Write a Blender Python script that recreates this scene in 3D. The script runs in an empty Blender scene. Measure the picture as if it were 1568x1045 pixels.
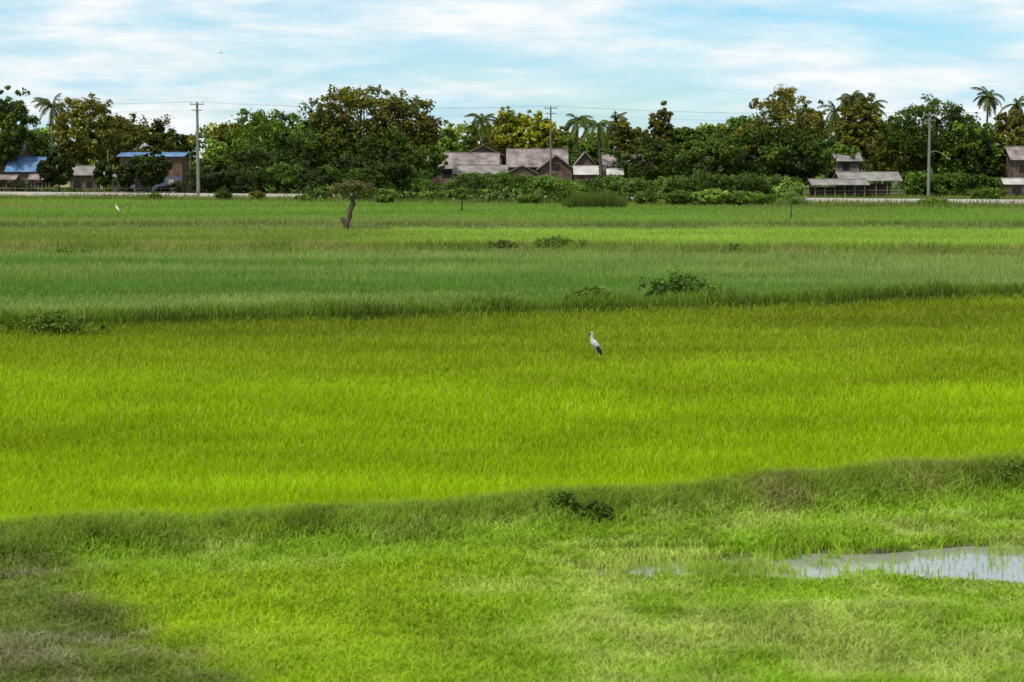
import bpy, math, numpy as np
from mathutils import Vector
rng=np.random.default_rng(7)
sc=bpy.context.scene
H=5.5
def s2l(c):
    c=np.array(c,float)/255.0
    return np.where(c<0.04045,c/12.92,((c+0.055)/1.055)**2.4)
def gain(col):
    g=np.clip((col[:,1]-col[:,0])/np.maximum(col[:,1],1e-4)*3,0,1)
    out=col.copy(); out[:,0]*=1+.40*g; out[:,1]*=1.0; out[:,2]*=1+.5*g; return out
def bx(b,d): return b*d/3049.0          # bearing offset -> metres at depth d
# ---------- value noise
_T=rng.random((256,256))
def vn(x,y,s=1.0,o=0):
    x=np.asarray(x,float)/s+o*17.3+500; y=np.asarray(y,float)/s+o*31.7+500
    xi=np.floor(x).astype(int); yi=np.floor(y).astype(int); fx=x-xi; fy=y-yi
    fx=fx*fx*(3-2*fx); fy=fy*fy*(3-2*fy)
    a=_T[xi%256,yi%256]; b=_T[(xi+1)%256,yi%256]; c=_T[xi%256,(yi+1)%256]; d=_T[(xi+1)%256,(yi+1)%256]
    return (a*(1-fx)+b*fx)*(1-fy)+(c*(1-fx)+d*fx)*fy
def fb(x,y,s,o=0): return .55*vn(x,y,s,o)+.3*vn(x,y,s*.45,o+60)+.15*vn(x,y,s*.2,o+90)
def ss(a,b,x):
    t=np.clip((x-a)/(b-a),0,1); return t*t*(3-2*t)
# ---------- mesh helper
def mk(name,V,quads=None,tris=None,cols=None,mats=(),midx=None,smooth=False):
    me=bpy.data.meshes.new(name)
    V=np.asarray(V,np.float32).reshape(-1,3)
    nq=0 if quads is None else len(quads); nt=0 if tris is None else len(tris)
    loops=[]
    if nq: loops.append(np.asarray(quads,np.int32).ravel())
    if nt: loops.append(np.asarray(tris,np.int32).ravel())
    L=np.concatenate(loops)
    st=np.concatenate([np.arange(nq)*4, nq*4+np.arange(nt)*3]).astype(np.int32)
    me.vertices.add(len(V)); me.vertices.foreach_set('co',V.ravel())
    me.loops.add(len(L)); me.loops.foreach_set('vertex_index',L)
    me.polygons.add(nq+nt); me.polygons.foreach_set('loop_start',st)
    if midx is not None: me.polygons.foreach_set('material_index',np.asarray(midx,np.int32))
    me.update(calc_edges=True)
    if smooth: me.polygons.foreach_set('use_smooth',np.ones(nq+nt,bool))
    if cols is not None:
        ca=me.color_attributes.new('Col','FLOAT_COLOR','POINT')
        c4=np.ones((len(V),4),np.float32); c4[:,:3]=cols
        ca.data.foreach_set('color',c4.ravel())
    for m in mats: me.materials.append(m)
    ob=bpy.data.objects.new(name,me); sc.collection.objects.link(ob)
    return ob
def empty(name,loc=(0,0,0)):
    e=bpy.data.objects.new(name,None); e.location=loc; e.empty_display_size=.3; sc.collection.objects.link(e); return e
class MB:
    def __init__(s): s.v=[];s.f=[]
    def box(s,x0,x1,y0,y1,z0,z1):
        n=len(s.v); s.v+=[(x0,y0,z0),(x1,y0,z0),(x1,y1,z0),(x0,y1,z0),(x0,y0,z1),(x1,y0,z1),(x1,y1,z1),(x0,y1,z1)]
        s.f+=[tuple(n+i for i in q) for q in ((0,3,2,1),(4,5,6,7),(0,1,5,4),(1,2,6,5),(2,3,7,6),(3,0,4,7))]
    def poly(s,pts):
        n=len(s.v); s.v+=list(pts); s.f.append(tuple(range(n,n+len(pts))))
    def tube(s,pts,rad,k=7):
        pts=[Vector(p) for p in pts]; n0=len(s.v)
        for i,p in enumerate(pts):
            d=(pts[min(i+1,len(pts)-1)]-pts[max(i-1,0)]).normalized()
            a=d.cross(Vector((0,1,0.01)) if abs(d.y)<.9 else Vector((1,0,0))).normalized(); b=d.cross(a)
            for j in range(k):
                t=2*math.pi*j/k; q=p+(a*math.cos(t)+b*math.sin(t))*rad[i]; s.v.append(tuple(q))
        for i in range(len(pts)-1):
            for j in range(k):
                s.f.append((n0+i*k+j,n0+i*k+(j+1)%k,n0+(i+1)*k+(j+1)%k,n0+(i+1)*k+j))
        s.f.append(tuple(n0+j for j in range(k))[::-1]); s.f.append(tuple(n0+(len(pts)-1)*k+j for j in range(k)))
    def obj(s,name,mat,parent=None,smooth=False):
        me=bpy.data.meshes.new(name); me.from_pydata(s.v,[],s.f); me.materials.append(mat); me.update()
        if smooth:
            for p in me.polygons: p.use_smooth=True
        o=bpy.data.objects.new(name,me); sc.collection.objects.link(o)
        if parent: o.parent=parent
        return o
# ---------- materials
def leafmat(name,trans=.4,rough=.55,spec=.25,tint=(1.15,1.15,.6)):
    m=bpy.data.materials.new(name); m.use_nodes=True; n=m.node_tree.nodes; l=m.node_tree.links; n.clear()
    at=n.new('ShaderNodeAttribute'); at.attribute_name='Col'
    p=n.new('ShaderNodeBsdfPrincipled'); p.inputs['Roughness'].default_value=rough; p.inputs['Specular IOR Level'].default_value=spec
    t=n.new('ShaderNodeBsdfTranslucent'); mx=n.new('ShaderNodeMixShader'); mx.inputs[0].default_value=trans
    mu=n.new('ShaderNodeMix'); mu.data_type='RGBA'; mu.blend_type='MULTIPLY'; mu.inputs[0].default_value=1
    l.new(at.outputs['Color'],mu.inputs[6]); mu.inputs[7].default_value=(*tint,1)
    l.new(at.outputs['Color'],p.inputs['Base Color']); l.new(mu.outputs[2],t.inputs['Color'])
    l.new(p.outputs[0],mx.inputs[1]); l.new(t.outputs[0],mx.inputs[2])
    o=n.new('ShaderNodeOutputMaterial'); l.new(mx.outputs[0],o.inputs[0]); return m
def solid(name,c,rough=.8,var=.25,scale=3,spec=.3,c2=None,bump=0,wave=None):
    m=bpy.data.materials.new(name); m.use_nodes=True; n=m.node_tree.nodes; l=m.node_tree.links
    p=n['Principled BSDF']; p.inputs['Roughness'].default_value=rough; p.inputs['Specular IOR Level'].default_value=spec
    tc=n.new('ShaderNodeTexCoord'); no=n.new('ShaderNodeTexNoise'); no.inputs['Scale'].default_value=scale; no.inputs['Detail'].default_value=6
    l.new(tc.outputs['Object'],no.inputs['Vector'])
    r=n.new('ShaderNodeValToRGB'); r.color_ramp.elements[0].position=.32; r.color_ramp.elements[1].position=.68
    a=np.array(c)*(1-var); b=np.array(c2) if c2 is not None else np.array(c)*(1+var)
    r.color_ramp.elements[0].color=(*a,1); r.color_ramp.elements[1].color=(*b,1)
    l.new(no.outputs[0],r.inputs[0]); l.new(r.outputs[0],p.inputs['Base Color'])
    if bump:
        bu=n.new('ShaderNodeBump'); bu.inputs['Strength'].default_value=bump; l.new(no.outputs[0],bu.inputs['Height']); l.new(bu.outputs[0],p.inputs['Normal'])
    if wave:
        w=n.new('ShaderNodeTexWave'); w.bands_direction='X'; w.inputs['Scale'].default_value=wave; l.new(tc.outputs['Object'],w.inputs['Vector'])
        bu=n.new('ShaderNodeBump'); bu.inputs['Strength'].default_value=.6; bu.inputs['Distance'].default_value=.1; l.new(w.outputs[0],bu.inputs['Height']); l.new(bu.outputs[0],p.inputs['Normal'])
    return m
M_grass=leafmat('grass_blades',.45,.6,.12)
M_leaf=leafmat('tree_foliage',.3,.6,.15)
M_bark=solid('bark',(.075,.055,.04),.95,.4,2)
M_palmbark=solid('palm_bark',(.13,.11,.085),.95,.3,2)
M_conc=solid('concrete',(.20,.185,.165),.85,.2,1.5)
M_road=solid('road_concrete',(.34,.31,.26),.9,.15,.4)
M_rust=solid('aged_sheet_roof',(.20,.15,.135),.85,.35,.7,c2=(.35,.285,.26),wave=2.5)
M_grey=solid('grey_sheet_roof',(.24,.215,.195),.8,.35,.7,wave=2.5)
M_pale=solid('pale_sheet_roof',(.46,.43,.39),.7,.3,.6,wave=2.5)
M_blue=solid('blue_sheet_roof',(.12,.22,.38),.6,.35,.8,wave=2.5)
M_wood=solid('weathered_wood_wall',(.12,.075,.055),.9,.4,1.2)
M_bluew=solid('blue_painted_wall',(.07,.10,.17),.8,.3,1)
M_white=solid('white_painted_wall',(.40,.37,.34),.8,.3,1)
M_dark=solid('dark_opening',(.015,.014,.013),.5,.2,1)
M_wire=solid('wire_black',(.05,.05,.05),.6,.1,1)
M_mud=solid('bamboo_pole',(.17,.13,.09),.9,.3,1.5)

# ---------- terrain definition
XA=[-14,-7.2,-4.6,-1.8,.9,4.3,8.7,14]; YA=[26.1,27.4,28.2,29.0,29.9,31.1,33.0,35.3]
XB=[-30,-16.3,-6.3,2,9.9,19.7,35]; YB=[54.5,60.3,63.8,67,70.5,75.2,81]
def yA(x): return np.interp(x,XA,YA)+.5*(vn(x,0*x,2.1,3)-.5)
def yB(x): return np.interp(x,XB,YB)+1.2*(vn(x,0*x,4,4)-.5)
def yC(x): return 114.5-0.05*x-.0035*x*x*(x>0)+4*(vn(x,0*x,14,5)-.5)
def yD(x): return 153-.03*x+5*(vn(x,0*x,22,6)-.5)
def yR(x): return 248-.4*x
def pud(x,y):
    yc=26.45+.12*(x-2); hw=np.interp(x,[.8,1.8,3.5,6,8,14],[0.05,.6,.85,1.15,1.4,1.6])
    q=np.abs(y-yc)/hw+ 1.1*(fb(x*.6,y,.7,9)-.5)
    return 1-ss(.8,1.15,q)
def terr(x,y):
    z=.22*np.exp(-((y-yA(x))/.95)**2)+.38*np.exp(-((y-yB(x)-.8)/1.2)**2)+.4*np.exp(-((y-yC(x))/2)**2)+.35*np.exp(-((y-yD(x))/2.2)**2)
    z=z+.08*(vn(x,y,1.3,1)-.5)*ss(34,28,y)
    z=z-.16*pud(x,y)
    r=np.abs(y-yR(x)); z=z+.45*(1-ss(3.2,6,r))
    return z
def C(*c): return s2l(c)
def mixc(a,b,t): return a*(1-t[:,None])+b*t[:,None]
def region(x,y):
    n=len(x); col=np.empty((n,3)); h=np.full(n,.30); keep=np.ones(n); lean=np.full(n,.45); wm=np.ones(n)
    a=yA(x); b=yB(x); c=yC(x); d=yD(x); r=yR(x)
    big=fb(x*.35,y,2.6,11); med=vn(x*.5,y,.8,12); wide=fb(x,y,9,13)
    t=ss(66,38,y)[:,None]
    f1=C(118,154,26)*(1-t)+C(142,192,12)*t
    col[:]=f1*(.66+.54*big+.14*(med-.5)+.24*(wide-.5))[:,None]; h[:]=.20+.12*big+.05*wide
    # foreground
    nz=vn(x,y,.5,70)
    m=y<a-.6+.5*(nz-.5)
    f0=C(124,176,38); f0b=C(168,202,98); f0c=C(144,192,16)
    q=ss(.45,.72,fb(x,y,1.3,14))*.55
    e=(f0*(1-q[:,None])+f0b*q[:,None])*(.66+.72*fb(x,y,.6,15))[:,None]
    left=ss(1.6,-2.0,x)*ss(a-1.6,a-3.2,y)*(.4+.6*fb(x,y,2,71))
    e=mixc(e,f0c*(.8+.4*fb(x,y,1,72))[:,None],left)
    col[m]=e[m]; h[m]=(.10+.16*fb(x,y,.8,16))[m]; lean[m]=.85; wm[m]=1.7
    # rough left corner
    edge=-5.9+(26.2-y)*.5+2.2*(fb(x,y,1.6,17)-.5)
    wc=ss(.8,-.8,x-edge)*(y<a); rr=C(104,138,50)*(.55+.8*fb(x,y,.7,18))[:,None]
    dry=ss(.52,.75,fb(x,y,.6,19)+.20*ss(24.0,21.5,y)*ss(-3.6,-5,x)-.10)[:,None]*.8; rr=rr*(1-dry)+C(148,152,108)*dry
    col=mixc(col,rr,wc); h=h*(1-wc)+(.12+.18*vn(x,y,.6,73))*wc; lean=lean*(1-wc)+1.0*wc
    # bund A (soft edged)
    wid=1.0+.3*ss(0,5,x)
    qa=np.abs(y-a+.1)/wid+1.0*(fb(x,y,.9,20)-.5); wa=ss(1.3,.4,qa)
    pk=ss(.46,.3,fb(x,y,.9,74))
    g=C(112,154,46)*(.6+.75*fb(x,y,.8,21))[:,None]*(1-.45*pk)[:,None]
    br=(ss(.5,.72,fb(x,y,1.2,22))*ss(1.5,4,x)*.55); g=mixc(g,C(148,146,92),br)
    col=mixc(col,g,wa*.85); ha=.15+.26*fb(x,y,.8,23)+.14*ss(1,6,x)
    h=h*(1-wa)+ha*wa; lean=lean*(1-wa)+.7*wa
    # puddle
    p=pud(x,y); tuft=ss(.42,.6,vn(x,y,.3,24))*ss(.3,.55,fb(x,y,1.1,81)+np.where(x<5.0,.02,-.22)); keep=np.where(p>.3,.02+.6*tuft,keep)
    front=(y<27.5)&(y>23.8)&(x>.8)&(y<a-.6)&(p<.3); h[front]*=.5
    h=np.where((p>.3),.20+.12*vn(x,y,.5,82),h); lean=np.where(p>.3,.4,lean)
    # field2
    m4=(y>b)&(y<c)
    g=C(90,140,48); gl=C(120,160,74)
    q=ss(.3,.7,fb(x*.4,y,7,25)+.22*ss(-5,25,x)+.3*ss(82,104,y)-.15)
    g=mixc(g[None],gl[None],q)*(.76+.48*fb(x*.5,y,1.8,26))[:,None]
    col[m4]=g[m4]; h[m4]=.40
    w5=ss(3.6,1.4,(y-b)+2.2*(fb(x,y,1.5,75)-.5))*m4; g5=C(90,130,34)*(.45+.95*fb(x,y,1.6,27))[:,None]
    col=mixc(col,g5,w5); h=h*(1-w5)+(.36+.46*fb(x,y,1.8,28))*w5; lean=lean*(1-w5)+.55*w5
    # bund C and field3+
    m7=(y>=c+1)
    sidex=ss(-16,0,x+6*(fb(x,y,8,76)-.5))[:,None]; f3=C(112,150,54)*(1-sidex)+C(130,180,60)*sidex
    f3=f3*(.75+.5*fb(x*.3,y,5,31))[:,None]
    col[m7]=f3[m7]; h[m7]=.30
    w6=ss(1.2,.5,np.abs(y-c)/2.9+.9*(fb(x,y,4,77)-.5)); g6=C(110,146,50)*(.55+.8*fb(x,y,2.5,29))[:,None]
    br=ss(.5,.72,fb(x,y,5,30))*.45; g6=mixc(g6,C(142,152,90),br)
    col=mixc(col,g6,w6); h=h*(1-w6)+(.30+.5*fb(x,y,4,32))*w6
    m9=(y>d); g9=C(106,154,52)*(.7+.6*fb(x*.25,y,9,34))[:,None]; ol=ss(.5,.7,fb(x*.3,y,12,78))*.5; g9=mixc(g9,C(134,148,80),ol)
    col[m9]=g9[m9]; h[m9]=.32
    w8=ss(1.2,.5,np.abs(y-d)/2.6+.9*(fb(x,y,5,79)-.5)); col=mixc(col,C(108,140,60)*(.6+.7*fb(x,y,4,33))[:,None],w8); h=h*(1-w8)+.5*w8
    m10=ss(r-17,r-12,y+6*(fb(x,y,6,80)-.5)); g10=C(98,126,50)*(.55+.9*fb(x,y,6,35))[:,None]
    col=mixc(col,g10,m10); h=h*(1-m10)+(.3+.8*fb(x,y,5,36))*m10
    keep=np.where(np.abs(y-r)<3.4,0,keep)
    return gain(col),h,keep,lean,wm
# ---------- ground sheet
xs=np.concatenate([-np.geomspace(16,4000,70)[::-1],np.arange(-15.8,15.81,.2),np.geomspace(16,4000,70)])
ys=np.concatenate([[-400,-60,0,8,14],np.arange(17,37,.16),np.arange(37,290,.6),np.geomspace(291,6000,50)])
GX,GY=np.meshgrid(xs,ys); gx=GX.ravel(); gy=GY.ravel(); gz=terr(gx,gy)
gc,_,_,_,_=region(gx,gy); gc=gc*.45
far=gy>yR(gx)+3; yard=s2l((140,130,98)); gf=C(84,98,44)*.8
k=ss(.3,.6,vn(gx,gy,7,40))[:,None]*ss(-20,-45,gx)[:,None]; gfar=gf*(1-k)+yard*k
gc[far]=gfar[far]
P=pud(gx,gy)>.2; gc[P]=np.array([.05,.042,.025])
nx=len(xs); ny=len(ys); ii=(np.arange(ny-1)[:,None]*nx+np.arange(nx-1)[None,:]).ravel()
mg=bpy.data.materials.new('ground_soil'); mg.use_nodes=True; n=mg.node_tree.nodes; l=mg.node_tree.links
p=n['Principled BSDF']; p.inputs['Roughness'].default_value=.95; p.inputs['Specular IOR Level'].default_value=.1
at=n.new('ShaderNodeAttribute'); at.attribute_name='Col'; tc=n.new('ShaderNodeTexCoord'); no=n.new('ShaderNodeTexNoise'); no.inputs['Scale'].default_value=1.5; no.inputs['Detail'].default_value=8
l.new(tc.outputs['Object'],no.inputs['Vector']); r=n.new('ShaderNodeMapRange'); r.inputs['To Min'].default_value=.6; r.inputs['To Max'].default_value=1.4; l.new(no.outputs[0],r.inputs[0])
mu=n.new('ShaderNodeVectorMath'); mu.operation='SCALE'; l.new(at.outputs['Color'],mu.inputs[0]); l.new(r.outputs[0],mu.inputs['Scale']); l.new(mu.outputs[0],p.inputs['Base Color'])
bu=n.new('ShaderNodeBump'); bu.inputs['Strength'].default_value=.5; l.new(no.outputs[0],bu.inputs['Height']); l.new(bu.outputs[0],p.inputs['Normal'])
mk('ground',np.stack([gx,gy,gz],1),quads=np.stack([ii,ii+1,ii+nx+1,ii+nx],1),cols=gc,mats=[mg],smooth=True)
# ---------- water
mw=bpy.data.materials.new('water'); mw.use_nodes=True; n=mw.node_tree.nodes; l=mw.node_tree.links; p=n['Principled BSDF']
p.inputs['Base Color'].default_value=(.26,.26,.22,1); p.inputs['Roughness'].default_value=.05; p.inputs['IOR'].default_value=1.75; p.inputs['Specular IOR Level'].default_value=1.0
tc=n.new('ShaderNodeTexCoord'); no=n.new('ShaderNodeTexNoise'); no.inputs['Scale'].default_value=5; bu=n.new('ShaderNodeBump'); bu.inputs['Strength'].default_value=.08; bu.inputs['Distance'].default_value=.03
l.new(tc.outputs['Object'],no.inputs['Vector']); l.new(no.outputs[0],bu.inputs['Height']); l.new(bu.outputs[0],p.inputs['Normal'])
wx=np.arange(.2,14,.5); wv=[];
for x in wx: wv+=[(x,24.4+.11*(x-2),-.07),(x,28.4+.11*(x-2),-.07)]
wq=[(2*i,2*i+2,2*i+3,2*i+1) for i in range(len(wx)-1)]
mk('water_puddle',wv,quads=wq,mats=[mw])
# ---------- grass blades
def blades(name,y0,y1,N,bent):
    Y=np.exp(rng.uniform(math.log(y0),math.log(y1),N)); X=rng.uniform(-1,1,N)*(.28*Y+.8)
    col,h,keep,lean,wm=region(X,Y); ok=rng.random(N)<keep; X,Y,col,h,lean,wm=[q[ok] for q in (X,Y,col,h,lean,wm)]
    N=len(X); Z=terr(X,Y)-.01
    h=h*rng.uniform(.55,1.25,N); w=.00017*Y*wm*rng.uniform(.7,1.4,N)+.0012
    th=rng.uniform(0,2*np.pi,N); tx,ty=np.cos(th),np.sin(th)
    ph=rng.uniform(0,2*np.pi,N); L=lean*h*rng.uniform(.3,1.2,N); lx,ly=np.cos(ph)*L,np.sin(ph)*L
    col=col*rng.uniform(.85,1.15,N)[:,None]; dryb=rng.random(N)<.025; col[dryb]=col[dryb]*.4+s2l((170,170,110))*.6
    B=np.stack([X,Y,Z],1); S=np.stack([tx*w,ty*w,0*w],1)
    T=B+np.stack([lx,ly,h*np.clip(1-.3*lean,.3,1)],1)
    if bent:
        Mi=B+np.stack([lx*.3,ly*.3,h*.6],1)
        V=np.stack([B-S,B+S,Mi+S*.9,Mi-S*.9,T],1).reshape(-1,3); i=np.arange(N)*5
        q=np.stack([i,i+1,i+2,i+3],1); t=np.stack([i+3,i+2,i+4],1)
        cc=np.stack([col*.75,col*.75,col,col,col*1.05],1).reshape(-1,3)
        return mk(name,V,q,t,cc,[M_grass])
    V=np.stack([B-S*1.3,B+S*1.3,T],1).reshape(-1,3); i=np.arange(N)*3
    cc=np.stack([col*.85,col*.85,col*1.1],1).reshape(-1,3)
    return mk(name,V,None,np.stack([i,i+1,i+2],1),cc,[M_grass])
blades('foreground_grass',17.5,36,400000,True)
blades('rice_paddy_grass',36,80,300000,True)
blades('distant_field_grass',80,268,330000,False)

# ---------- foliage
def cluster_leaves(cc,cr,nl,leaf,ccol,cen,flat=.75):
    K=len(cc); c=np.repeat(cc,nl,0); r=np.repeat(cr,nl)
    N=K*nl; g=rng.normal(size=(N,3)); g/=np.linalg.norm(g,axis=1)[:,None]; rad=rng.random(N)**.45*rng.uniform(.8,1.25,N)
    off=g*(rad*r)[:,None]; off[:,2]*=flat; p=c+off
    nrm=g*.6+np.array([0,0,.55])+rng.normal(size=(N,3))*.55; nrm/=np.linalg.norm(nrm,axis=1)[:,None]
    a=np.cross(nrm,rng.normal(size=(N,3))); a/=np.linalg.norm(a,axis=1)[:,None]; b=np.cross(nrm,a)
    s=leaf*rng.uniform(.6,1.4,N)
    V=np.stack([p-a*s[:,None],p-b*(s*.55)[:,None],p+a*s[:,None],p+b*(s*.55)[:,None]],1).reshape(-1,3)
    col=np.repeat(ccol,nl,0)*rng.uniform(.7,1.3,N)[:,None]; return V,np.repeat(col,4,0)
def finish_plant(name,mb,LV,LC,mats):
    nv=len(mb.v); V=np.array(mb.v,float).reshape(-1,3); 
    quads=[f for f in mb.f if len(f)==4]
    nq0=len(quads); nl=len(LV)//4; i=nv+np.arange(nl)*4; lq=np.stack([i,i+1,i+2,i+3],1)
    Q=np.concatenate([np.array(quads).reshape(-1,4),lq]).astype(int)
    mi=np.concatenate([np.zeros(nq0),np.ones(nl)])
    cols=np.concatenate([np.ones((nv,3))*.1,LC])
    return mk(name,np.concatenate([V,LV]),quads=Q,cols=cols,mats=mats,midx=mi)
TG=np.array([1.22,1.06,.98])
def tree(name,x,y,top,w,col,bot=1.2,leaf=.24,dens=1.0,lobes=7,trunkr=None,airy=1.0):
    z0=float(terr(np.array([x]),np.array([y]))[0]); mb=MB()
    hh=(top-bot); cen=np.array([x,y,z0+bot+hh*.5]); R=np.array([w/2,w/2*.85,hh/2])
    cl=max(.42,min(1.0,w*.075)); area=4*math.pi*((R[0]*R[2]+R[0]*R[1]+R[1]*R[2])/3)
    K=int(dens*1.3*area/(math.pi*cl*cl))
    d=rng.normal(size=(K,3)); d/=np.linalg.norm(d,axis=1)[:,None]
    ld=rng.normal(size=(lobes,3)); ld[:,2]=np.abs(ld[:,2])*.8-.15; ld/=np.linalg.norm(ld,axis=1)[:,None]
    f=.62+.46*np.exp(-(1-d@ld.T)*7).max(1)+rng.normal(size=K)*.06
    r=f*rng.uniform(.38,1,K)**.5; cc=cen+d*r[:,None]*R
    cc[:,2]=np.maximum(cc[:,2],z0+.5)
    cr=cl*rng.uniform(.5,1.3,K)
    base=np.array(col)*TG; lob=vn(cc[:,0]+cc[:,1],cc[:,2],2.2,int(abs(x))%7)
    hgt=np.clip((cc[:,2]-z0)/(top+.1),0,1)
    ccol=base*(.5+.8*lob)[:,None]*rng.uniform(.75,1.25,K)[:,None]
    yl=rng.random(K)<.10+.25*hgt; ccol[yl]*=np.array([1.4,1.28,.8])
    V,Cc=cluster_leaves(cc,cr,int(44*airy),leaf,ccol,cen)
    tr=trunkr or max(.12,w*.022)
    pt=[(x,y,z0-.1),(x+w*.01,y,z0+bot+hh*.15),(x-w*.015,y,z0+bot+hh*.45),(x,y,z0+bot+hh*.75)]
    mb.tube(pt,[tr*1.3,tr,tr*.7,tr*.25])
    for kk in range(8):
        j=rng.integers(K); s=pt[1+kk%2]; e=cc[j]; m=((s[0]+e[0])/2,(s[1]+e[1])/2,(s[2]+e[2])/2+.08*hh)
        mb.tube([s,m,tuple(e)],[tr*.5,tr*.3,tr*.08],5)
    return finish_plant(name,mb,V,Cc,[M_bark,M_leaf])
def palm(x,y,top,L=3.6,col=(66,84,32),nf=21,lean=.6):
    mb=MB(); lean*=rng.choice([-1,1])*rng.uniform(.5,1.6)
    mb.tube([(x-lean,y,-.1),(x-lean*.55,y,top*.35),(x-.1*lean,y,top*.7),(x,y,top-1.2)],[.26,.2,.16,.13],8)
    V=[];Cc=[]; hub=np.array([x,y,top-1.5]); base=s2l(col)*TG; ph0=rng.uniform(0,6)
    for k in range(nf):
        az=ph0+k*2.399+rng.uniform(-.35,.35); el=rng.uniform(-.7,1.3); d=np.array([math.cos(az),math.sin(az)]); n=24
        cc=base*rng.uniform(.6,1.35)*(np.array([1.5,1.15,.8]) if el<-.2 else 1)
        pos=hub.copy(); seg=L*rng.uniform(.7,1.1)/n; ang=el; side=np.array([-d[1],d[0],0]); cv=rng.uniform(.05,.10)
        for i in range(n):
            dirv=np.array([d[0]*math.cos(ang),d[1]*math.cos(ang),math.sin(ang)])
            nx_=pos+dirv*seg
            V+= [pos+side*.04,pos-side*.04,nx_-side*.04,nx_+side*.04]; Cc+=[cc]*4
            ll=.85*math.sin(math.pi*min(.97,(i+2)/(n+2)))**.7
            for s in (-1,1):
                tip=pos+side*s*ll*.55+dirv*ll*.5+np.array([0,0,-ll*(.35+.4*rng.random())])
                wv_=dirv*.08; c2=cc*rng.uniform(.65,1.3); V+=[pos-wv_,pos+wv_,tip+wv_*.3,tip-wv_*.3]; Cc+=[c2]*4
            pos=nx_; ang=max(ang-cv,-1.35)
    return finish_plant('coconut_palm',mb,np.array(V),np.array(Cc),[M_palmbark,M_leaf])
def Z(row,D): return H+(240-row)*D/3049
DG=C(60,82,28); DK=C(48,64,26); OL=C(90,96,36); YG=C(122,134,44); MG=C(78,108,36); LG=C(112,146,66)
T=[(-45,140,110,305,OL),(8,136,90,300,DG),(135,143,105,305,OL),(58,195,66,318,MG),(215,176,110,320,OL),(178,162,74,328,OL),(262,190,70,322,DG),(30,190,66,320,DG),
(92,230,56,284,DK),(232,230,56,286,DK),(160,240,34,290,DG),(195,245,30,286,DK),(332,206,40,305,LG),(358,176,60,312,OL),(425,162,160,300,MG),(345,240,100,278,DG),(405,222,120,282,DG),(485,170,104,300,DG),
(555,113,155,288,OL),(620,143,120,291,OL),(505,178,110,286,DG),(600,200,130,280,DG),(545,235,100,276,DK),(690,186,40,325,LG),(720,204,60,332,MG),(790,156,70,326,YG),(833,165,50,322,YG),(856,192,60,330,OL),
(965,177,60,318,OL),(1012,163,42,320,OL),(1047,176,60,322,MG),(1000,208,120,300,DG),(1092,182,56,312,LG),(1132,176,96,300,MG),(1195,136,135,288,OL),(1165,182,150,284,DG),(1225,198,100,282,DG),
(1243,154,42,312,OL),(1310,136,60,312,OL),(1345,170,74,312,OL),(1290,212,80,302,MG),(1428,146,155,288,DG),(1385,180,105,290,OL),(1480,184,100,286,MG),(1558,158,90,308,OL),(1506,212,70,284,DG),(1075,222,100,284,DG),
(905,205,60,318,MG),(650,205,60,300,LG),(755,195,50,330,OL),(875,200,50,326,LG),
(1620,160,110,300,OL),(-110,160,120,305,DG),(1690,180,110,300,DG)]
for (px,row,w,D,c) in T:
    c=np.array(c)*rng.uniform(.9,1.15); big=w>85
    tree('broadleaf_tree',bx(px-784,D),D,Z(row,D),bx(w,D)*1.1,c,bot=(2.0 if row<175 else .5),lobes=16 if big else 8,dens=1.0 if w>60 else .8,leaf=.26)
for (px,row,D,L) in [(85,150,308,4),(46,192,315,3.6),(18,158,318,3.8),(738,170,322,3.4),(884,172,320,3.8),(915,176,300,4.6),(942,172,325,3.6),(1276,156,318,3.6),(1328,150,322,3.4),(1508,134,315,3.4),(1552,146,318,3.4),(1200,134,320,3.2),(662,178,330,3.0),(1360,190,318,3.4),(1300,136,316,3.2)]:
    palm(bx(px-784,D),D,Z(row,D),L)
# distant mass
def mass(name,x0,x1,y0,y1,hf,K,cl,nl,leaf,cols,slope=0):
    X=rng.uniform(x0,x1,K); Y=rng.uniform(y0,y1,K)+slope*X; hh=hf(X); z=hh*rng.random(K)**.7
    cc=np.stack([X,Y,z+.2],1); pal=np.array(cols); ci=(vn(X,Y,6,50)*len(cols)*.999).astype(int)
    cco=pal[ci]*TG*(.6+.8*vn(X,z*2,3,51))[:,None]*rng.uniform(.75,1.25,K)[:,None]
    V,Cc=cluster_leaves(cc,cl*rng.uniform(.6,1.3,K),nl,leaf,cco,None)
    i=np.arange(len(V)//4)*4
    return mk(name,V,quads=np.stack([i,i+1,i+2,i+3],1),cols=Cc,mats=[M_leaf])
mass('background_tree_mass',-135,135,338,356,lambda x:7.0+6.2*fb(x,0*x,9,52),2900,1.15,40,.36,[OL,MG,YG,LG,DG])
mass('roadside_shrub_belt',bx(650-784,268),bx(1215-784,268),262,273,lambda x:.9+2.9*fb(x,0*x,3.2,53),1300,.6,46,.17,[MG,C(88,116,48),DG,DG])
mass('roadside_shrub_belt',bx(300-784,272),bx(660-784,272),268,276,lambda x:2.4+2.4*fb(x,0*x,5,54),900,.65,46,.19,[DG,DK,MG])
mass('roadside_shrub_belt',bx(1385-784,272),bx(1528-784,272),270,276,lambda x:1.3+2.6*fb(x,0*x,4,55),450,.65,46,.19,[DG,DG,MG])
mass('yard_shrubs',bx(0-784,288),bx(300-784,288),288,290,lambda x:.3+2.2*ss(.4,.7,vn(x,0*x,3,83)),260,.45,36,.16,[DG,DK,MG])
K=1000; X=rng.uniform(-26,30,K); hh=.4+1.3*fb(X,0*X,6,57); cc=np.stack([X,yR(X)-rng.uniform(5.5,9,K),.3+hh*rng.random(K)],1)
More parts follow.
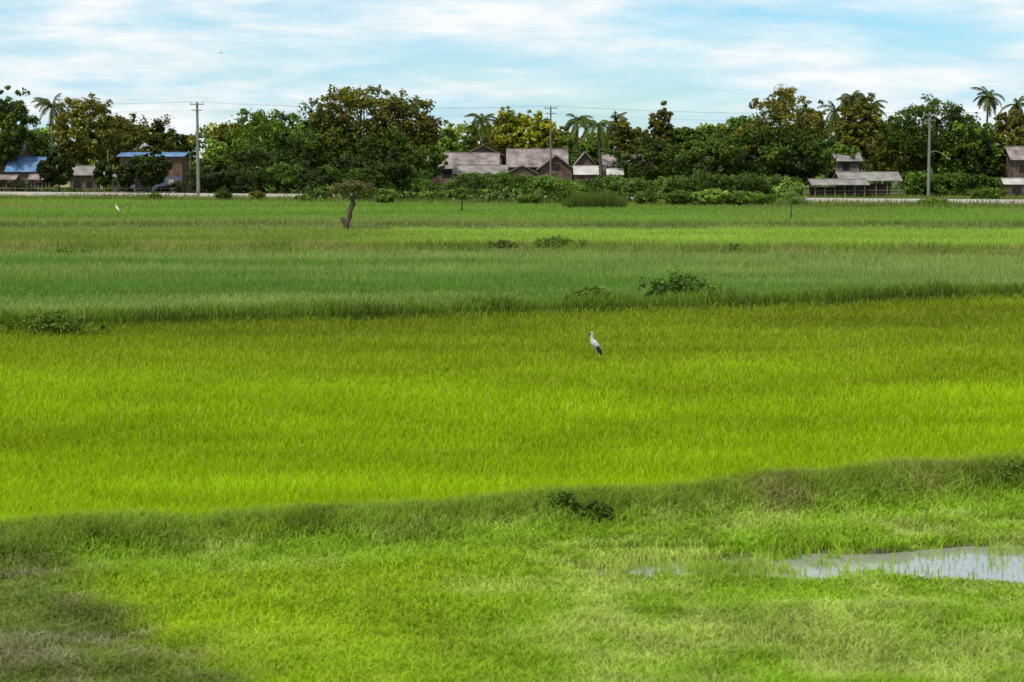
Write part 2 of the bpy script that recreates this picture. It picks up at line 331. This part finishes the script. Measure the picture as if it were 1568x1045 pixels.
V,Cc=cluster_leaves(cc,.38*rng.uniform(.5,1.3,K),36,.13,np.array([MG,LG,DG])[rng.integers(0,3,K)]*TG*rng.uniform(.6,1.2,K)[:,None],None)
i=np.arange(len(V)//4)*4; mk('roadside_low_weeds',V,quads=np.stack([i,i+1,i+2,i+3],1),cols=Cc,mats=[M_leaf])
def shrub(px,D,w,h,c,name='shrub',leaf=.13,dens=1.2): 
    return tree(name,bx(px-784,D),D,h,w,c,bot=.0,leaf=leaf,dens=dens,lobes=6,trunkr=.04)
for px,D,w,h,c in [(590,232,2.6,1.3,MG),(812,232,3,1.2,MG),(985,228,3,1.5,MG),(1040,226,4.5,1.7,MG),(1085,226,5,2.0,LG),(1130,225,4.5,1.6,MG),(1165,226,3,1.4,MG),(1205,226,3.4,3.2,LG),(395,250,2.2,1.4,OL),(1428,222,3,.9,MG),(465,245,2,1,MG),(240,255,2,1,MG),(1510,240,5,2.0,MG),(872,228,3,1.8,MG),(345,252,3,1.5,DG)]:
    shrub(px,D,w,h,np.array(c))
# reed patch
N=9000; X=rng.uniform(5.6,12.2,N); Y=rng.uniform(214,219,N); hh=(1.9-.06*(X-9)**2)*rng.uniform(.5,1.1,N)*(.75+.5*vn(X,0*X,1.2,84))
B=np.stack([X,Y,0*X],1); th=rng.uniform(0,6.28,N); S=np.stack([np.cos(th),np.sin(th),0*th],1)*.03; T_=B+np.stack([rng.normal(size=N)*.25+.05,rng.normal(size=N)*.15,hh],1)
i=np.arange(N)*3; cc=np.repeat(C(88,114,50)[None]*TG*rng.uniform(.6,1.2,N)[:,None],3,0)
mk('reed_patch',np.stack([B-S,B+S,T_],1).reshape(-1,3),tris=np.stack([i,i+1,i+2],1),cols=cc,mats=[M_grass])
# small field trees
def fieldtree(name,x,y,segs,crowns,col,leaf):
    mb=MB()
    for pts,rad in segs: mb.tube([(x+a,y+b,c) for a,b,c in pts],rad,8)
    Vs=[];Cs=[]
    for (cx,cy,cz,rx,rz,K) in crowns:
        d=rng.normal(size=(K,3)); d/=np.linalg.norm(d,axis=1)[:,None]; cc=np.array([x+cx,y+cy,cz])+d*(rng.random(K)**.5)[:,None]*np.array([rx,rx,rz])
        V,Cc=cluster_leaves(cc,np.full(K,.26),26,leaf,np.array(col)*TG*rng.uniform(.6,1.3,K)[:,None],None); Vs.append(V);Cs.append(Cc)
    finish_plant(name,mb,np.concatenate(Vs),np.concatenate(Cs),[M_bark,M_leaf])
fieldtree('pollarded_tree',bx(530-784,150),150,[([(0,0,-.1),(.05,0,.5),(.28,0,1.0),(.3,.1,1.5),(.55,.1,2.0),(.5,.1,2.4)],[.27,.22,.18,.2,.2,.15]),([(.08,0,.35),(-.16,0,.7),(-.34,0,.98)],[.19,.18,.13]),([(-.1,0,.6),(-.2,0,.95)],[.12,.09]),
 ([(.5,.1,2.2),(.1,.2,2.9),(-.5,.2,3.4)],[.12,.06,.02]),([(.5,.1,2.2),(.6,-.1,2.9),(.5,-.2,3.7)],[.12,.06,.02]),([(.5,.1,2.2),(1.0,.2,2.9),(1.5,.2,3.5)],[.12,.06,.02])],
 [(-.3,.1,3.2,.8,.5,30),(.5,0,3.45,.8,.5,32),(1.3,.1,3.3,.7,.45,24)],C(98,102,64),.08)
D=200; x=bx(707-784,D)
fieldtree('sapling',x,D,[([(0,0,0),(.05,0,.8),(0,0,1.5)],[.09,.07,.04])],[(0,0,1.7,1.1,.55,34),(-.5,0,2.1,.5,.3,10)],MG,.1)
D=176; x=bx(1211-784,D)
fieldtree('sapling',x,D,[([(0,0,0),(-.04,0,.6),(.03,0,1.4)],[.07,.05,.04])],[(0,0,1.75,1.35,.5,44),(-.1,0,2.3,.7,.3,14)],LG*.85,.09)
# weed clumps
def clump(x,y,w,h,c,leaf,K=90):
    cc=np.stack([x+rng.normal(size=K)*w*.3,y+rng.normal(size=K)*w*.18,rng.random(K)*h],1); cc[:,2]+=terr(cc[:,0],cc[:,1])
    cc[:,2]-= (np.abs(cc[:,0]-x)/w)*h*.6
    V,Cc=cluster_leaves(cc,w*.10*rng.uniform(.4,1.4,K),36,leaf,np.array(c)*TG*rng.uniform(.5,1.4,K)[:,None],None)
    i=np.arange(len(V)//4)*4; mk('weed_clump',V,quads=np.stack([i,i+1,i+2,i+3],1),cols=Cc,mats=[M_leaf])
clump(.85,29.4,.6,.34,C(84,114,38),.03,80); clump(1.25,29.2,.6,.28,C(80,110,34),.03,70)
clump(bx(1040-784,72),72.3,2.8,1.25,C(76,108,36),.07,140); clump(bx(905-784,69.5),70,1.8,.9,C(92,126,44),.06); clump(bx(80-784,60),60.6,2.2,.45,C(84,112,36),.05,70)
clump(bx(1330-784,74),74,1.2,.5,C(88,118,42),.06,40)
clump(bx(770-784,115),114,1.3,.4,C(78,106,34),.07,45); clump(bx(850-784,115),114.5,2.4,.5,C(88,116,38),.07,60)
clump(bx(1115-784,115),112.5,.6,.4,C(84,112,38),.06,25); clump(bx(105-784,112),111,2.4,.3,C(84,112,34),.06,40)
clump(bx(1550-784,33),32.3,.9,.35,C(84,112,38),.03,60)
# ---------- road
mb=MB(); px_=np.linspace(-260,260,80)
prof=[(-3.4,.30),(-3.3,.62),(-3.0,.66),(0,.70),(3.0,.66),(3.3,.62),(3.4,.30)]
for x in px_:
    for o,z in prof: mb.v.append((x+.37*o,yR(x)+.93*o,z))
for i in range(len(px_)-1):
    for j in range(6): a=i*7+j; mb.f.append((a,a+7,a+8,a+1))
mb.obj('country_road',M_road)
# ---------- buildings
def house(name,x0,x1,y,dep,eave,ridge,mroof,mwall,axis='x',open_=(),posts=False,over=.5,lower=None):
    e=empty(name,((x0+x1)/2,y+dep/2,0)); ox,oy=e.location.x,e.location.y
    def loc(mb): mb.v=[(a-ox,b-oy,c) for a,b,c in mb.v]
    y1=y+dep
    if not posts:
        m=MB(); m.box(x0,x1,y,y1,0,eave)
        if axis=='y':
            m.poly([(x0,y,eave),(x1,y,eave),((x0+x1)/2,y,ridge-.1)]); m.poly([(x1,y1,eave),(x0,y1,eave),((x0+x1)/2,y1,ridge-.1)])
        else:
            m.poly([(x0,y1,eave),(x0,y,eave),(x0,(y+y1)/2,ridge-.1)]); m.poly([(x1,y,eave),(x1,y1,eave),(x1,(y+y1)/2,ridge-.1)])
        loc(m); m.obj('walls',mwall,e)
        m=MB()
        for xx in np.arange(x0+.1,x1,1.5): m.box(xx,xx+.12,y-.035,y-.002,0.05,eave-.05)
        loc(m); m.obj('wall_studs',M_mud,e)
        if lower is not None:
            m=MB(); m.box(x0-.04,x1+.04,y-.042,y-.037,0,eave*.45); loc(m); m.obj('lower_wall',lower,e)
    else:
        m=MB()
        for xx in np.linspace(x0+.2,x1-.2,6):
            for yy in (y+.1,y1-.2): m.box(xx-.07,xx+.07,yy-.07,yy+.07,0,eave)
        for zz in (.6,1.05): m.box(x0+.1,x1-.1,y+.18,y+.24,zz,zz+.08)
        loc(m); m.obj('posts_and_rails',M_mud,e)
        m=MB(); m.box(x0+.3,x1-.3,y1-.1,y1,0,eave*.8); loc(m); m.obj('back_wall',M_wood,e)
    r=MB(); t=.08; o=over
    def slab(p):
        p=[Vector(q) for q in p]; nn=(p[1]-p[0]).cross(p[3]-p[0]).normalized()*t; q=[a+nn for a in p]; n0=len(r.v)
        r.v+= [tuple(a) for a in p]+[tuple(a) for a in q]
        r.f+=[(n0,n0+3,n0+2,n0+1),(n0+4,n0+5,n0+6,n0+7)]+[(n0+i,n0+(i+1)%4,n0+4+(i+1)%4,n0+4+i) for i in range(4)]
    if axis=='x':
        ym=(y+y1)/2; s=(ridge-eave)/(ym-y)
        slab([(x0-o,y-o,eave-s*o),(x1+o,y-o,eave-s*o),(x1+o,ym,ridge),(x0-o,ym,ridge)])
        slab([(x0-o,ym+.01,ridge),(x1+o,ym+.01,ridge),(x1+o,y1+o,eave-s*o),(x0-o,y1+o,eave-s*o)])
        rc=MB(); rc.box(x0-o-.02,x1+o+.02,ym-.15,ym+.15,ridge+.05,ridge+.16)
    else:
        xm=(x0+x1)/2; s=(ridge-eave)/(xm-x0)
        slab([(x0-o,y-o,eave-s*o),(xm,y-o,ridge),(xm,y1+o,ridge),(x0-o,y1+o,eave-s*o)])
        slab([(xm+.01,y-o,ridge),(x1+o,y-o,eave-s*o),(x1+o,y1+o,eave-s*o),(xm+.01,y1+o,ridge)])
        rc=MB(); rc.box(xm-.15,xm+.15,y-o-.02,y1+o+.02,ridge+.05,ridge+.16)
    loc(r); r.obj('roof',mroof,e); loc(rc); rc.obj('ridge_cap',mroof,e)
    for k,(a,b,c,d_,mm) in enumerate(open_):
        m=MB(); m.box(x0+a,x0+b,y-.07,y-.045,c,d_); loc(m); m.obj('opening_%d'%k,mm,e)
        m=MB()
        for q in ((x0+a-.08,x0+a,c,d_),(x0+b,x0+b+.08,c,d_),(x0+a-.08,x0+b+.08,d_,d_+.08)): m.box(q[0],q[1],y-.1,y-.045,q[2],q[3])
        loc(m); m.obj('frame_%d'%k,M_mud,e)
    return e
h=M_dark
house('wooden_house',-82,-74.6,303,7,5.9,7.4,M_grey,M_wood,open_=[(5,6.2,3.4,4.8,h),(1,2.4,.2,2.2,h)])
house('blue_roof_house',-75.0,-70.2,297,6,3.5,5.4,M_blue,M_wood,open_=[(.6,2.4,.2,2.2,h),(3,4.2,1,2.2,h)],over=.4)
house('wooden_shed',-66,-62,298,4,3.0,4.1,M_grey,M_wood,open_=[(.5,1.8,.1,2,h),(2.4,3.5,.9,1.9,h)])
house('stilt_house',-58.8,-49.6,300,7,5.6,6.1,M_blue,M_wood,lower=M_bluew,open_=[(1,2.3,3.6,4.9,h),(3.2,4.4,3.6,4.9,h),(6.3,7.6,3.6,4.9,h),(7.2,8.0,.1,2.2,M_white),(2.2,4.6,.1,2.3,h),(8.4,9.1,.1,2.0,h),(.2,1.5,.1,2.0,h)])
house('grey_lean_shed',-60.2,-57.4,292,3,2.6,3.3,M_grey,M_white,open_=[(.5,1.5,.1,1.9,h)],over=.2)
house('field_stall',-70.5,-67.5,292,2.5,2.3,2.9,M_rust,M_wood,posts=True,over=.3)
house('field_stall',-78,-72.5,291,2.5,2.3,2.8,M_rust,M_wood,posts=True,over=.3)
house('village_house',-12.6,-2.4,306,9,3.9,6.1,M_rust,M_wood,open_=[(2,3.4,2.4,3.4,h),(6,7.5,2.4,3.4,h)])
house('village_house',-7.5,-1.6,317,8,5.9,7.3,M_grey,M_wood,axis='y',open_=[(1.6,3,4.4,5.3,h)])
house('village_house',-.4,8.2,307,8,4.2,6.7,M_rust,M_wood,open_=[(2,3.2,2.6,3.6,h),(5,6.2,2.6,3.6,h)])
house('village_house',4.2,9.0,300,5,3.9,5.7,M_rust,M_wood,axis='y',open_=[(1.6,3.1,3.6,4.5,h)])
house('village_house',9.6,12.8,306,6,4.3,6.2,M_grey,M_wood,axis='y')
house('village_house',14.2,19.8,303,7,3.6,5.8,M_rust,M_wood,open_=[(2,3.2,2.2,3.4,h)])
house('tin_shed',14.2,16.4,296,3,2.9,3.7,M_pale,M_white,over=.2,open_=[(.6,1.4,1.0,2.0,h)])
house('tin_shed',-8.5,-1,297,5,3.1,4.2,M_grey,M_wood,over=.4)
house('tin_shed',-.5,3.6,296,4,3.2,4.3,M_rust,M_wood,over=.4,axis='y')
house('tin_shed',9.4,12.6,296,4,3.0,4.1,M_pale,M_wood,over=.3)
house('grey_house',48.5,51.8,298,6,5.0,6.1,M_grey,M_grey,open_=[(.8,1.8,3.6,4.6,h)])
house('open_cattle_shed',39.6,46.5,262,5,1.9,2.5,M_grey,M_wood,posts=True,over=.4)
house('open_cattle_shed',43.8,51.6,265.5,6,2.4,3.4,M_grey,M_wood,posts=True,over=.3)
house('village_house',70.2,78,280,6,5.3,6.9,M_rust,M_wood,open_=[(.8,1.8,3.4,4.4,h)])
house('tin_shed',67.3,74,273,3,1.8,2.5,M_pale,M_wood,over=.2,open_=[(1,2.4,.2,1.5,h)])
m=MB()
for xx in np.arange(-84,-48,1.6): m.box(xx,xx+.09,286,286.09,0,1.25)
for zz in (.5,1.0): m.box(-84,-48,285.93,285.97,zz,zz+.07)
m.obj('yard_fence',M_mud)
# ---------- poles & wires
def pole(x,y,top,arms=True,lamp=False,mat=M_conc,r=.18):
    e=empty('utility_pole',(x,y,0)); m=MB(); m.tube([(0,0,-.2),(0,0,top)],[r*1.1,r*.7],8); m.obj('shaft',mat,e)
    if arms:
        m=MB(); m.box(-.9,.9,-.28,-.16,top-.35,top-.22); m.box(-.7,.7,-.28,-.16,top-1.1,top-.98); m.obj('crossarms',M_conc,e)
        m=MB()
        for a in (-.8,0,.8): m.tube([(a,-.22,top-.22),(a,-.22,top+.05)],[.06,.04],6)
        m.obj('insulators',M_white,e)
    if lamp:
        m=MB(); m.tube([(0,0,6.0),(.8,-.1,6.3),(1.6,-.2,6.0),(2.3,-.25,5.4)],[.05,.05,.05,.04],6); m.tube([(2.2,-.25,5.5),(2.7,-.3,5.15)],[.12,.09],6); m.obj('lamp_arm',M_conc,e)
P1=(bx(305-784,261),261,Z(157,261)); P2=(bx(1420-784,262),262,Z(172,262)); P3=(bx(843-784,285),285,Z(163,285)); P0=(-105,262,12.8); P4=(118,262,12)
pole(*P1,r=.22); pole(*P2,lamp=True,r=.2); pole(*P3,mat=M_mud,r=.14); pole(*P0); pole(*P4)
pole(bx(168-784,292),292,6.6,False,mat=M_mud,r=.12)
def wire(a,b,sag,off,dz,r=.014):
    m=MB(); pts=[];n=16
    for i in range(n+1):
        t=i/n; pts.append((a[0]+(b[0]-a[0])*t+off,a[1]+(b[1]-a[1])*t-.22,a[2]+(b[2]-a[2])*t+dz-sag*4*t*(1-t)))
    m.tube(pts,[r]*(n+1),4); return m
allm=MB()
for a,b in ((P0,P1),(P1,P3),(P3,P2),(P2,P4)):
    for off,dz in ((-.8,.06),(.8,.06),(0,-1.0)):
        w_=wire(a,b,.6,off,dz,.008); n0=len(allm.v); allm.v+=w_.v; allm.f+=[tuple(n0+i for i in f) for f in w_.f]
allm.obj('power_lines',M_wire)
# ---------- birds
def skin(name,vs,es,rad,mat,parent,sub=2):
    me=bpy.data.meshes.new(name); me.from_pydata(vs,es,[]); me.materials.append(mat); o=bpy.data.objects.new(name,me); sc.collection.objects.link(o); o.parent=parent
    md=o.modifiers.new('Skin','SKIN'); md.use_smooth_shade=True
    for i,d in enumerate(me.skin_vertices[0].data):
        r=rad[i]; d.radius=r if isinstance(r,tuple) else (r,r); d.use_root=(i==0)
    s=o.modifiers.new('Sub','SUBSURF'); s.levels=sub; s.render_levels=sub; return o
M_fw=solid('feather_white',(.72,.71,.68),.8,.12,12); M_fg=solid('feather_greyish',(.44,.435,.42),.85,.2,14); M_fb=solid('feather_black',(.02,.02,.025),.5,.2,12); M_bill=solid('bill_horn',(.13,.10,.08),.5,.2,8); M_leg=solid('leg_pinkish',(.30,.17,.14),.6,.2,8); M_yb=solid('bill_yellow',(.6,.38,.05),.5,.1,8)
def chain(n): return [(i,i+1) for i in range(n-1)]
def bird(name,x,y,s,white=False):
    z=float(terr(np.array([x]),np.array([y]))[0]); e=empty(name,(x,y,z)); e.scale=(s,s,s)
    mw_=M_fw if white else M_fg
    body=[(.01,0,.54),(-.05,0,.62),(-.09,0,.70),(-.085,0,.765),(-.07,0,.815),(-.088,0,.86),(-.122,0,.868)]
    skin('body_neck_head',body+[(.07,0,.46),(.12,0,.39)],chain(7)+[(0,7),(7,8)],[(.085,.092),(.075,.08),(.045,.045),(.029,.029),(.025,.025),(.030,.034),(.024,.026),(.07,.078),(.04,.045)],mw_,e)
    bm=M_yb if white else M_bill
    skin('upper_bill',[(-.098,0,.880),(-.165,0,.815),(-.225,0,.725)],chain(3),[.021,.015,.004],bm,e,1)
    skin('lower_bill',[(-.10,0,.858),(-.15,0,.79),(-.222,0,.720)],chain(3),[.015,.010,.004],bm,e,1)
    mm=M_fw if white else M_fb
    for sd in (-1,1):
        q='l' if sd<0 else 'r'
        skin('wing_coverts_'+q,[(-.04,sd*.062,.62),(.02,sd*.078,.55),(.07,sd*.07,.48)],chain(3),[(.03,.05),(.033,.065),(.025,.055)],mw_,e)
        skin('flight_feathers_'+q,[(.04,sd*.084,.53),(.09,sd*.08,.43),(.145,sd*.045,.34),(.175,sd*.02,.28)],chain(4),[(.026,.04),(.03,.058),(.02,.038),(.006,.012)],mm,e)
        skin('scapular_feathers_'+q,[(.0,sd*.075,.60),(.075,sd*.07,.52),(.12,sd*.05,.42)],chain(3),[(.018,.02),(.024,.028),(.015,.02)],mm,e)
        skin('leg_'+q,[(.03,sd*.04,.42),(.045,sd*.04,.34),(.02,sd*.04,.20),(.03,sd*.042,.02),(-.03,sd*.05,.005)],chain(5),[.03,.016,.008,.007,.005],M_leg,e,1)
    skin('tail',[(.12,0,.40),(.17,0,.30)],[(0,1)],[(.035,.03),(.03,.012)],mm,e)
    for sd in (-1,1):
        m=MB(); m.tube([(-.108,sd*.020,.874),(-.108,sd*.031,.874)],[.006,.004],6); m.obj('eye_%s'%('l' if sd<0 else 'r'),M_fb,e)
bird('openbill_stork',bx(912-784,52.2),52.2,1.05)
bird('white_egret',bx(181-784,187),187,1.25,True)
e=empty('flying_bird',(bx(342-784,190),190,Z(83,190))); e.scale=(.6,.6,.6)
skin('body',[(-.2,0,0),(-.05,0,.02),(.1,0,.02),(.25,0,0)],chain(4),[.02,.05,.05,.015],M_fb,e,1)
m=MB()
for sd in (-1,1):
    m.poly([(-.08,0,.03),(.1,0,.03),(.12,sd*.3,.15),(-.02,sd*.3,.16)]); m.poly([(-.02,sd*.3,.16),(.12,sd*.3,.15),(.16,sd*.6,.1)])
o=m.obj('wings',M_fb,e); e.rotation_euler=(0,0,math.radians(60))
# ---------- world & sun
EL=math.radians(58); AZ=math.radians(-140)
w=bpy.data.worlds.new("World"); sc.world=w; w.use_nodes=True; n=w.node_tree.nodes; l=w.node_tree.links; n.clear()
sky=n.new('ShaderNodeTexSky'); sky.sky_type='NISHITA'; sky.sun_disc=False; sky.sun_elevation=EL; sky.sun_rotation=AZ; sky.air_density=1.0; sky.dust_density=.4; sky.ozone_density=1.5
b1=n.new('ShaderNodeBackground'); b1.inputs[1].default_value=.13
tint=n.new('ShaderNodeMix'); tint.data_type='RGBA'; tint.blend_type='MULTIPLY'; tint.inputs[0].default_value=1; tint.inputs[7].default_value=(.58,.88,1.10,1)
l.new(sky.outputs[0],tint.inputs[6]); l.new(tint.outputs[2],b1.inputs[0])
b2=n.new('ShaderNodeBackground'); b2.inputs[1].default_value=1
tc=n.new('ShaderNodeTexCoord'); mp=n.new('ShaderNodeMapping'); mp.inputs['Scale'].default_value=(8,8,42); mp.inputs['Location'].default_value=(3.1,0,.9)
mp.inputs['Rotation'].default_value=(0,math.radians(1.2),0)
l.new(tc.outputs['Generated'],mp.inputs[0]); no=n.new('ShaderNodeTexNoise'); no.inputs['Scale'].default_value=1.0; no.inputs['Detail'].default_value=8; no.inputs['Roughness'].default_value=.58; no.inputs['Distortion'].default_value=.4
l.new(mp.outputs[0],no.inputs['Vector']); cr=n.new('ShaderNodeValToRGB'); cr.color_ramp.elements[0].position=.30; cr.color_ramp.elements[1].position=.56
l.new(no.outputs[0],cr.inputs[0])
no2=n.new('ShaderNodeTexNoise'); no2.inputs['Scale'].default_value=1.9; no2.inputs['Detail'].default_value=7; no2.inputs['Roughness'].default_value=.58; l.new(mp.outputs[0],no2.inputs['Vector'])
cc=n.new('ShaderNodeValToRGB'); cc.color_ramp.elements[0].position=.36; cc.color_ramp.elements[1].position=.60; cc.color_ramp.elements[0].color=(.58,.81,.93,1); cc.color_ramp.elements[1].color=(.96,.99,1.0,1)
l.new(no2.outputs[0],cc.inputs[0]); l.new(cc.outputs[0],b2.inputs[0])
mx=n.new('ShaderNodeMixShader'); l.new(cr.outputs[0],mx.inputs[0]); l.new(b1.outputs[0],mx.inputs[1]); l.new(b2.outputs[0],mx.inputs[2])
o=n.new('ShaderNodeOutputWorld'); l.new(mx.outputs[0],o.inputs[0])
sd=bpy.data.lights.new('sun','SUN'); sd.energy=3.9; sd.angle=math.radians(.8); sd.color=(1,.95,.86); so=bpy.data.objects.new('sun',sd); sc.collection.objects.link(so)
dirv=Vector((math.sin(AZ)*math.cos(EL),math.cos(AZ)*math.cos(EL),math.sin(EL))); so.rotation_euler=dirv.to_track_quat('Z','Y').to_euler()
sc.view_settings.view_transform='Standard'; sc.view_settings.look='None'; sc.view_settings.exposure=0
cam=bpy.data.cameras.new('camera'); cam.lens=70; cam.sensor_width=36; cam.clip_end=20000; co=bpy.data.objects.new('camera',cam); sc.collection.objects.link(co)
cam.dof.use_dof=True; cam.dof.focus_distance=75; cam.dof.aperture_fstop=2.8
co.location=(0,0,H); co.rotation_euler=(math.radians(90-5.28),0,0); sc.camera=co
print('done')
